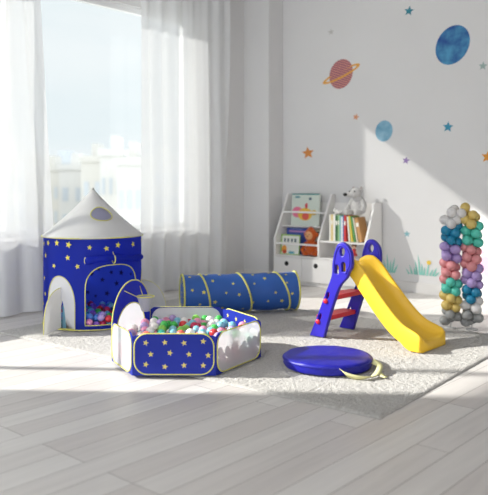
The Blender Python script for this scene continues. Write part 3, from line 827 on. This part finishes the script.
# path of the arch: up the left leg, over, down the right leg
PW = .088
def arch_path(s):            # s in metres from the left foot; returns point, tangent
    hgt = .865; Larc = PI * PW
    if s < hgt: return Vector((-PW, 0, .06 + s)), Vector((0, 0, 1))
    if s < hgt + Larc:
        a_ = (s - hgt) / PW; return Vector((-PW * math.cos(a_), 0, .06 + hgt + PW * math.sin(a_))), Vector((math.sin(a_), 0, math.cos(a_)))
    return Vector((PW, 0, .06 + hgt - (s - hgt - Larc))), Vector((0, 0, -1))
Ltot = 2 * .865 + PI * PW
seq = ['grey'] * 5 + ['yellow'] * 7 + ['mint'] * 6 + ['pink'] * 8 + ['purple'] * 8 + ['blue'] * 8 + ['white'] * 8 + ['yellow'] * 7 + ['mint'] * 8 + ['pink'] * 10 + ['purple'] * 8 + ['blue'] * 6 + ['white'] * 6 + ['grey'] * 4
n_b = len(seq)
for i, colr in enumerate(seq):
    s = Ltot * (i + .3) / (n_b - .4); p, t_ = arch_path(s); side = t_.cross(Vector((0, 1, 0)))
    a_ = math.radians(137.5) * i if False else 2 * PI * i / 4.0 + .39 * (i // 4) * 2 + rnd.uniform(-.08, .08)
    dv = side * math.cos(a_) + Vector((0, 1, 0)) * math.sin(a_)
    balloon(p + dv * .049, dv + Vector((0, 0, .1)), colr)
bm = bmesh.new(); P = [arch_path(Ltot * k / 60)[0] for k in range(61)]; P[0].z = .004; P[-1].z = .004; tube(bm, P, .005, 6)
for sx in (-PW, PW): lathe(bm, [(0, 0), (.05, 0), (.05, .008), (.01, .014), (0, .014)], 20, c=(sx, 0, 0))
obj('pole', bm, mat('clear_pole', rgb(200, 200, 200), .4), arc_t, smooth=True)

# ---------------------------------------------------------------- bookcase (local x along the wall, y towards the wall)
WW = mat('white_lacquer', rgb(236, 234, 232), .4, .45)
BL = mat('hole_shade', rgb(22, 21, 22), .7)  # black discs on the doors paint the dark inside of finger holes
fl = fromroom(-5.722, B1 - .018 - .36, 0)
shelf = thing('bookcase', 'white slanted childrens bookcase with doors and book rack', 'bookcase', fl, ROOM)
SWD, SD = 1.39, .358; XM = .69; ZT, ZK = 1.15, .575
prof = [(0, 0), (0, ZK), (.285, ZT), (SD, ZT), (SD, 0)]
for x, name in ((0, 'side_panel'), (XM, 'divider'), (SWD - .03, 'side_panel')):
    bm = bmesh.new(); P = prof if name == 'side_panel' else [(.004, .03), (.004, ZK), (.289, ZT - .004), (SD - .004, ZT - .004), (SD - .004, .03)]
    th_ = .03 if x != XM else .025
    if x > XM: P = [(0, 0), (0, ZK), (.17, .96), (.17, 1.03), (.20, 1.05), (SD, 1.05), (SD, 0)]
    vs = [[bm.verts.new((x + q, y, z)) for y, z in P] for q in (0, th_)]
    bm.faces.new(vs[0]); bm.faces.new(vs[1][::-1])
    for i in range(len(P)): bm.faces.new((vs[0][i], vs[0][(i + 1) % len(P)], vs[1][(i + 1) % len(P)], vs[1][i]))
    obj(name, bm, WW, shelf, bevel=.003)
def board(name, x0, x1, y0, y1, z0, z1, parent=shelf, m=WW, bev=.003):
    bm = bmesh.new(); box(bm, x0, x1, y0, y1, z0, z1); return obj(name, bm, m, parent, bevel=bev)
board('back_panel', .03, SWD - .03, SD - .012, SD - .002, .03, 1.04)
board('shelf', .03, SWD - .03, .004, SD - .012, .345, .367)
board('shelf', XM + .025, SWD - .03, .02, SD - .012, ZK - .02, ZK)
board('plinth', .03, SWD - .03, .02, .04, 0, .05)
board('shelf', .03, SWD - .03, .004, SD - .012, .05, .07)
# tiers of the left rack
board('rail', .03, XM, .012, .026, .50, .525)
board('shelf', .03, XM, .16, SD - .012, .72, .735)
board('rail', .03, XM, .165, .179, .90, .925)
bm = bmesh.new(); vs = [bm.verts.new(p) for p in ((.03, .30, .72), (XM, .30, .72), (XM, .30, .367), (.03, .30, .367), (.03, .31, .72), (XM, .31, .72), (XM, .31, .367), (.03, .31, .367))]
for f in ((0, 1, 2, 3), (4, 7, 6, 5), (0, 4, 5, 1), (3, 2, 6, 7), (0, 3, 7, 4), (1, 5, 6, 2)): bm.faces.new([vs[i] for i in f])
obj('rack_back', bm, WW, shelf)
for i in range(3):
    x0 = .012 + i * .455; dr = board('door', x0, x0 + .45, -.018, -.001, .055, .343)
    bm = bmesh.new(); lathe(bm, [(0, 0), (.030, 0), (.030, .004), (0, .004)], 24, M=Matrix.Rotation(PI / 2, 4, 'X'), c=(x0 + .215, -.0175, .262)); obj('finger_hole_disc', bm, BL, dr, smooth=False)

# books (world matrix of the bookcase)
MS = Matrix.Translation(fl) @ Matrix.Rotation(ROOM, 4, 'Z')
PAGE = mat('book_pages', rgb(236, 230, 218), .8)
def book(label, loc, w_, d_, h_, col, tilt=0, face=None, group=None, lean=0):
    """upright book: w_ thickness along x, d_ depth along y, h_ height; tilt about y, lean back about x"""
    t = thing('picture_book' if face is not None else 'book', label, 'book', (0, 0, 0), 0, group)
    M = MS @ Matrix.Translation(loc) @ Matrix.Rotation(tilt, 4, 'Y') @ Matrix.Rotation(lean, 4, 'X'); t.matrix_world = M
    bm = bmesh.new(); c = .003
    if face is None:
        box(bm, 0, c, 0, d_, 0, h_); box(bm, w_ - c, w_, 0, d_, 0, h_); box(bm, c, w_ - c, 0, c, 0, h_)
        cm_ = mat('cover_%d_%d_%d' % col, rgb(*col), .45)
        obj('cover', bm, cm_, t)
        bm = bmesh.new(); box(bm, c, w_ - c, c, d_ - .004, .003, h_ - .003); obj('pages', bm, PAGE, t)
        if w_ > .022:
            bm = bmesh.new(); box(bm, .004, w_ - .004, -.0012, .0005, h_ * .62, h_ * .78); obj('spine_label', bm, mat('spine_label', rgb(235, 232, 222), .6), t)
    else:
        box(bm, 0, w_, 0, c, 0, h_); box(bm, 0, w_, d_ - c, d_, 0, h_); box(bm, 0, c, c, d_ - c, 0, h_)
        cols = [mat('cover_%d_%d_%d' % col, rgb(*col), .45)]; 
        for q, (shape, cc) in enumerate(face):
            cols.append(mat('print_%d_%d_%d' % cc, rgb(*cc), .5))
            poly(bm, [(x * w_, -.0008 - q * .0002, z * h_) for x, z in shape], q + 1)
        obj('cover', bm, cols, t)
        bm = bmesh.new(); box(bm, c, w_ - .004, c, d_ - c, .003, h_ - .003); obj('pages', bm, PAGE, t)
    return t
E = lambda x, z, a, b, r=0: ellipse(x, z, a, b, 14, r)
# top tier
book('large pale picture book with yellow and pink figure, top rack tier', (.13, .20, .737), .44, .02, .415, (206, 216, 206),
     face=[(E(.22, .42, .20, .17), (226, 120, 150)), (E(.50, .36, .26, .20), (232, 190, 70)), (E(.52, .30, .13, .12), (222, 96, 80)), (E(.54, .62, .05, .09), (200, 60, 70)), (E(.82, .42, .09, .08), (216, 178, 60)),
           (rrect(.12, .30, .86, .92, .02), (80, 140, 150)), (rrect(.62, .72, .80, .88, .02), (90, 110, 120)), (rrect(.0, 1, .965, 1, .01), (60, 140, 140))], lean=-.07)
book('cream picture book with small brown animal drawings, behind the orange toy', (.44, .235, .369), .23, .018, .335, (226, 216, 190),
     face=[(E(.4, .80, .25, .10), (120, 110, 70)), (E(.7, .62, .15, .10), (200, 160, 70)), (E(.3, .45, .18, .09), (170, 90, 70)), (E(.7, .25, .2, .1), (110, 140, 90))], lean=-.05)
book('blue picture book with pink band, behind the green edged one', (.06, .19, .369), .36, .018, .335, (64, 84, 166),
     face=[(rrect(.10, .85, .84, .90, .02), (196, 140, 190)), (rrect(.15, .7, .95, .975, .01), (150, 170, 220))], lean=-.05)
book('lime edged picture book with black scribbles, lower rack tier', (.045, .085, .369), .30, .015, .255, (150, 196, 84),
     face=[(rrect(.06, .98, .03, .94, .02), (232, 234, 226)), (rrect(.16, .26, .62, .80, .02), (90, 110, 120)), (rrect(.34, .44, .62, .80, .02), (90, 110, 120)), (rrect(.54, .64, .62, .80, .02), (90, 110, 120)), (rrect(.72, .82, .62, .80, .02), (90, 110, 120)),
           (E(.2, .25, .14, .20), (236, 160, 60)), (E(.22, .12, .12, .10), (206, 80, 60)), (E(.6, .10, .18, .06), (90, 170, 190))], lean=-.10)
# upright books in the right bay
x = XM + .11; z0 = ZK + .0005
row = [('white book at the left end of the upright row', .024, .32, (232, 230, 224), 0), ('beige yellow book second in the upright row', .030, .325, (222, 200, 140), 0), ('thick white book before the dark green one', .030, .33, (236, 233, 228), 0),
       ('dark green book in the upright row', .034, .318, (62, 110, 70), 0), ('pale green book beside the dark green one', .024, .322, (150, 190, 140), 0), ('light teal book in the middle of the row', .020, .312, (140, 190, 196), 0), ('slim white book just left of the red one', .020, .30, (235, 235, 236), 0),
       ('slim blue book touching the red one', .012, .318, (70, 120, 180), 0), ('red book upright in the middle of the row', .030, .318, (206, 62, 58), 0)]
for lb, w_, h_, col, tl_ in row:
    book(lb, (x, .10, z0), w_, .17, h_, col, group='upright books on the right shelf'); x += w_ + .0025
for lb, w_, h_, col, tl_ in [('white book leaning left beside the red one', .020, .305, (232, 232, 224), -.10), ('yellow book leaning left in the row', .022, .315, (226, 204, 84), -.14),
                             ('green book leaning left in the row', .020, .31, (96, 160, 96), -.17), ('pale book leaning left before the orange one', .018, .30, (226, 220, 200), -.20), ('orange brown book leaning at the right end', .045, .30, (200, 150, 96), -.23)]:
    x += .006 + w_ * .04
    book(lb, (x + math.sin(-tl_) * .02 + .030, .10, z0 + .0), w_, .17, h_, col, tilt=tl_, group='upright books on the right shelf'); x += w_ * 1.04 + .008

# plush toys: one continuous blob each
def blob(name, parts, m, parent, vox=.006):
    bm = bmesh.new()
    for c, r, *rest in parts: ball(bm, c, r, 20, 14, M=rest[0] if rest else None)
    me = bpy.data.meshes.new(name); bm.to_mesh(me); bm.free(); me.materials.append(m)
    o = link(name, me, parent); q = o.modifiers.new('r', 'REMESH'); q.mode = 'VOXEL'; q.voxel_size = vox; q.use_smooth_shade = True
    s = o.modifiers.new('s', 'SMOOTH'); s.iterations = 4; s.factor = .5
    return o
RX = lambda a: Matrix.Rotation(a, 4, 'X'); RY = lambda a: Matrix.Rotation(a, 4, 'Y')
def plush(name, label, cat, loc, s, body_m, kind, rz=0, ry=0):
    t = thing(name, label, cat, (0, 0, 0)); t.matrix_world = MS @ Matrix.Translation(loc) @ Matrix.Rotation(rz, 4, 'Z') @ Matrix.Scale(s, 4)
    return t
PL = mat('grey_plush', rgb(206, 204, 202), 1, .1, noise_amt=.25, noise_scale=90, sheen=.4, bump=.6, bump_scale=120)
PO = mat('orange_plush', rgb(206, 96, 44), 1, .1, noise_amt=.2, noise_scale=90, sheen=.3, bump=.6, bump_scale=120)
PF = mat('beige_plush', rgb(226, 168, 120), 1, .1)
BK = mat('black_button', rgb(28, 26, 26), .3, .5)
bear = plush('plush_bear', 'pale grey plush bear sitting on top of the upright books', 'soft toy', (XM + .47, .19, z0 + .322), 1.18, PL, 'bear')
HR_ = Matrix.Rotation(-.55, 4, 'Z')
bear_parts = [((0, 0, .085), (.078, .062, .088)), ((0, -.0, .16), (.055, .05, .045)), ((-.012, -.02, .225), (.060, .062, .055)), ((-.058, -.07, .208), (.036, .042, .030)), ((-.02, -.05, .215), (.045, .045, .036)),
              ((.038, .01, .278), (.022, .012, .024)), ((-.058, .012, .275), (.020, .012, .022)),
              ((-.075, -.02, .12), (.026, .026, .055), RY(.45)), ((-.09, -.045, .07), (.022, .024, .04)), ((.078, -.015, .12), (.026, .026, .060), RY(-.35)), ((.09, -.04, .06), (.022, .024, .04)),
              ((-.055, -.075, .03), (.035, .065, .030)), ((.055, -.075, .03), (.035, .065, .030)), ((-.060, -.13, .04), (.030, .020, .036)), ((.060, -.13, .04), (.030, .020, .036))]
blob('bear_body', bear_parts, PL, bear)
for nm, c, r in (('nose', (-.084, -.112, .212), (.023, .018, .019)), ('eye', (-.058, -.070, .243), (.008, .007, .008)), ('eye', (.006, -.078, .246), (.008, .007, .008))):
    bm = bmesh.new(); ball(bm, c, r, 12, 8); obj(nm, bm, BK, bear, smooth=True)
for c in ((.038, -.002, .280), (-.058, .000, .277)):
    bm = bmesh.new(); ball(bm, c, (.013, .006, .014), 12, 8); obj('inner_ear', bm, mat('ear_grey', rgb(170, 160, 158), 1), bear, smooth=True)
monk = plush('plush_monkey', 'orange plush monkey with beige face sitting in the lower book rack', 'soft toy', (.535, .082, .368), 1, PO, 'monkey')
blob('monkey_body', [((0, 0, .10), (.082, .052, .095)), ((0, -.003, .165), (.05, .045, .04)), ((0, 0, .265), (.088, .060, .088)), ((-.088, .01, .27), (.026, .018, .03)), ((.088, .01, .27), (.026, .018, .03)), ((0, 0, .345), (.035, .03, .026)),
     ((-.085, -.005, .13), (.030, .028, .068), RY(.6)), ((-.115, -.02, .075), (.026, .026, .030)), ((.085, -.005, .13), (.030, .028, .068), RY(-.5)), ((.110, -.02, .075), (.026, .026, .030)),
     ((-.072, -.008, .034), (.052, .052, .034)), ((.072, -.008, .034), (.052, .052, .034))], PO, monk)
bm = bmesh.new(); ball(bm, (0, -.030, .262), (.062, .040, .060), 18, 12); face_ = obj('face', bm, PF, monk, smooth=True)
for c in ((-.024, -.068, .275), (.024, -.068, .275)):
    bm = bmesh.new(); ball(bm, c, .006, 10, 8); obj('eye', bm, BK, face_, smooth=True)
bm = bmesh.new(); ball(bm, (0, -.072, .252), (.012, .007, .008), 10, 8); obj('nose', bm, mat('brown_nose', rgb(150, 70, 40), .6), face_, smooth=True)
lamb = plush('plush_lamb', 'tiny white plush animal lying on the books left of the bear', 'soft toy', (XM + .20, .17, z0 + .327), 1, PL, 'lamb')
blob('lamb_body', [((0, 0, .026), (.045, .034, .026)), ((-.045, -.01, .045), (.024, .022, .023)), ((-.04, -.012, .07), (.008, .006, .014)), ((-.055, .012, .07), (.008, .006, .014)), ((.05, 0, .032), (.016, .015, .015)), ((-.02, -.03, .012), (.012, .012, .012)), ((.03, -.03, .012), (.012, .012, .012))], mat('white_plush', rgb(226, 224, 222), 1, .1), lamb, .004)
doll = plush('toy_doll', 'small doll with brown hair and red clothes in the lower right shelf', 'doll', (XM + .47, .10, .368), .95, PL, 'doll')
SKIN = mat('doll_skin', rgb(232, 188, 160), .6)
blob('doll_body', [((0, 0, .105), (.026, .020, .030)), ((0, 0, .135), (.010, .010, .012)), ((0, 0, .162), (.028, .027, .030)), ((-.032, 0, .095), (.009, .009, .030), RY(.3)), ((.032, 0, .095), (.009, .009, .030), RY(-.3)), ((-.013, 0, .035), (.010, .010, .036)), ((.013, 0, .035), (.010, .010, .036))], SKIN, doll, .004)
bm = bmesh.new(); lathe(bm, [(.018, .135), (.029, .12), (.031, .09), (.044, .05), (.043, .048), (.0, .06)], 20); obj('dress', bm, mat('doll_red', rgb(190, 60, 62), .8), doll, smooth=True)
bm = bmesh.new(); ball(bm, (0, .006, .172), (.033, .030, .030), 14, 10); obj('hair', bm, mat('doll_hair', rgb(110, 62, 40), .8), doll, smooth=True)
for sx in (-.011, .011):
    bm = bmesh.new(); ball(bm, (sx, -.0265, .163), .0035, 8, 6); obj('eye', bm, BK, doll, smooth=True)

# ---------------------------------------------------------------- wall stickers
def wallpt(px, py):
    dx, dz = (px - 244) / F, (186 - py) / F; u_ = (-math.sin(ROOM), math.cos(ROOM)); k = B1 / (dx * u_[0] + u_[1])
    P = (dx * k, k); return toroom(P)[0], H + dz * k, k
def sticker(name, label, cat, px, py, layers, group=None):
    """layers: list of (list of outlines in photo-sized units, material)"""
    a_, z_, Y = wallpt(px, py); sx = abs(wallpt(px + 5, py)[0] - wallpt(px - 5, py)[0]) / 10; sz = Y / F
    bm = bmesh.new(); mats_ = []
    for q, (loops, m) in enumerate(layers):
        b2 = fill2d(loops); xform(b2, lambda c: Vector((c.x * sx, -.0012 - .0005 * q, -c.y * sz))); merge(bm, b2, q); mats_.append(m)
    o = obj(name, bm, mats_, None); o.rotation_euler = (0, 0, ROOM); o.location = fromroom(a_, B1, z_)
    tag(o, label, cat, group); return o
def blotch(name, c1, c2, sc, dist=1, stripe=False, rot=0):
    m = bpy.data.materials.new(name); m.use_nodes = True; N = m.node_tree.nodes; L = m.node_tree.links; p = N['Principled BSDF']; p.inputs['Roughness'].default_value = .8
    tc = N.new('ShaderNodeTexCoord'); mp = N.new('ShaderNodeMapping'); L.new(tc.outputs['Object'], mp.inputs[0]); mp.inputs['Rotation'].default_value = (0, rot, 0)
    if stripe:
        t = N.new('ShaderNodeTexWave'); t.bands_direction = 'Z'; t.inputs['Distortion'].default_value = 2.5; t.inputs['Detail'].default_value = 3
    else:
        t = N.new('ShaderNodeTexNoise'); t.inputs['Detail'].default_value = 6
    t.inputs['Scale'].default_value = sc; L.new(mp.outputs[0], t.inputs['Vector'])
    r = N.new('ShaderNodeValToRGB'); r.color_ramp.elements[0].position = .36; r.color_ramp.elements[1].position = .66; r.color_ramp.elements[0].color = rgb(*c1); r.color_ramp.elements[1].color = rgb(*c2)
    L.new(t.outputs['Fac'], r.inputs[0]); L.new(r.outputs[0], p.inputs['Base Color']); return m
sticker('planet_sticker', 'large blue mottled planet sticker high on the right of the wall', 'wall sticker', 452.5, 45, [([ellipse(0, 0, 16.6, 20, 40, .45)], blotch('planet_blue', (36, 78, 146), (80, 152, 192), 7))])
ringo = ellipse(0, 0, 20, 4.2, 40, -.38); ringi = ellipse(0, 0, 16.5, 2.2, 40, -.38)
sat = sticker('planet_sticker', 'dusty pink banded planet sticker with orange ring', 'wall sticker', 341, 74, [([ellipse(0, 0, 11.6, 14.8, 40, .2)], blotch('planet_pink', (150, 96, 110), (206, 140, 130), 11, stripe=True, rot=-.35)),
    ([ringo, ringi], mat('ring_orange', rgb(226, 164, 70), .8)), ([[(x, y) for x, y in ellipse(0, 0, 11.0, 14.6, 40, .2) if y < -x * .40 - .2]], blotch('planet_pink_top', (150, 96, 110), (206, 140, 130), 11, stripe=True, rot=-.35))])
sticker('planet_sticker', 'small pale blue planet sticker at the tip of the sunlit patch', 'wall sticker', 384, 131, [([ellipse(0, 0, 8.6, 10.6, 32, .1)], blotch('planet_pale', (104, 158, 188), (150, 192, 212), 9))])
for px, py, r, col, rot, lb in ((409, 11, 5.2, (58, 132, 150), .2, 'teal star sticker at the very top of the wall'), (483, 66, 4.6, (160, 180, 176), .1, 'pale grey green star sticker right of the large planet'), (308, 153, 6.4, (214, 140, 74), -.1, 'orange star sticker above the bookcase left part'),
                            (356, 117, 3.4, (216, 150, 110), .3, 'tiny peach star sticker left of the small blue planet'), (406, 160.5, 4.0, (140, 116, 168), .2, 'small purple star sticker inside the sunlit patch'), (448, 127, 5.6, (62, 146, 176), .1, 'blue star sticker right of the sunlit patch'),
                            (487.5, 157, 6.6, (222, 150, 60), .15, 'orange star sticker cut by the right edge of the photo'), (407, 234, 3.6, (130, 176, 184), 0, 'faint teal star sticker low on the wall above the grass'), (331, 32, 3.4, (196, 194, 190), 0, 'barely visible white star sticker above the ringed planet')):
    sticker('star_sticker', lb, 'wall sticker', px, py, [([[(x, -y) for x, y in starpts(0, 0, r, rot, .45)]], mat('sticker_%d_%d_%d' % col, rgb(*col), .8))])
def grass(px, py, blades, lb, flower=None, col=(140, 202, 190)):
    loops = []
    lay = []
    for x, h, lean in blades: lay.append([(x - 1.1, 0), (x + 1.1, 0), (x + lean * .55 + .8, -h * .6), (x + lean, -h), (x + lean * .45 - .7, -h * .55)])
    Ls = [([l], mat('grass_print', rgb(*col), .8)) for l in lay]
    if flower: Ls.append(([ellipse(flower[0], flower[1], 2.2, 2.2, 12)], mat('flower_print', rgb(232, 198, 80), .8)))
    # one material slot per layer is kept, all blades are one print
    sticker('grass_sticker', lb, 'wall sticker', px, py, Ls)
grass(390, 272.5, [(-4, 14, -3), (-2, 19, -1), (0, 13, 1), (2, 16, 3), (4, 9, 4)], 'tall teal grass sticker close behind the slide')
grass(421, 275, [(-12, 6, -4), (-9, 10, -3), (-6, 8, -1), (-4, 15, -2), (-1, 21, -2), (1, 12, 0), (3, 9, 1), (6, 13, 2), (9, 7, 3), (12, 9, 4), (14, 5, 5)], 'wide teal grass sticker with yellow flower left of the balloons', (8, -13))
sticker('flower_sticker', 'pink flower sticker at the right edge behind the balloons', 'wall sticker', 484, 265, [([ellipse(0, 0, 6.5, 9, 20, .3)], mat('pink_print', rgb(226, 172, 200), .8)), ([ellipse(-2, -13, 3, 2, 14, .3)], mat('pink_print', (0, 0, 0, 1))), ([ellipse(4, 8, 5, 4, 14, .3)], mat('pink_print', (0, 0, 0, 1)))])
bpy.context.view_layer.update()
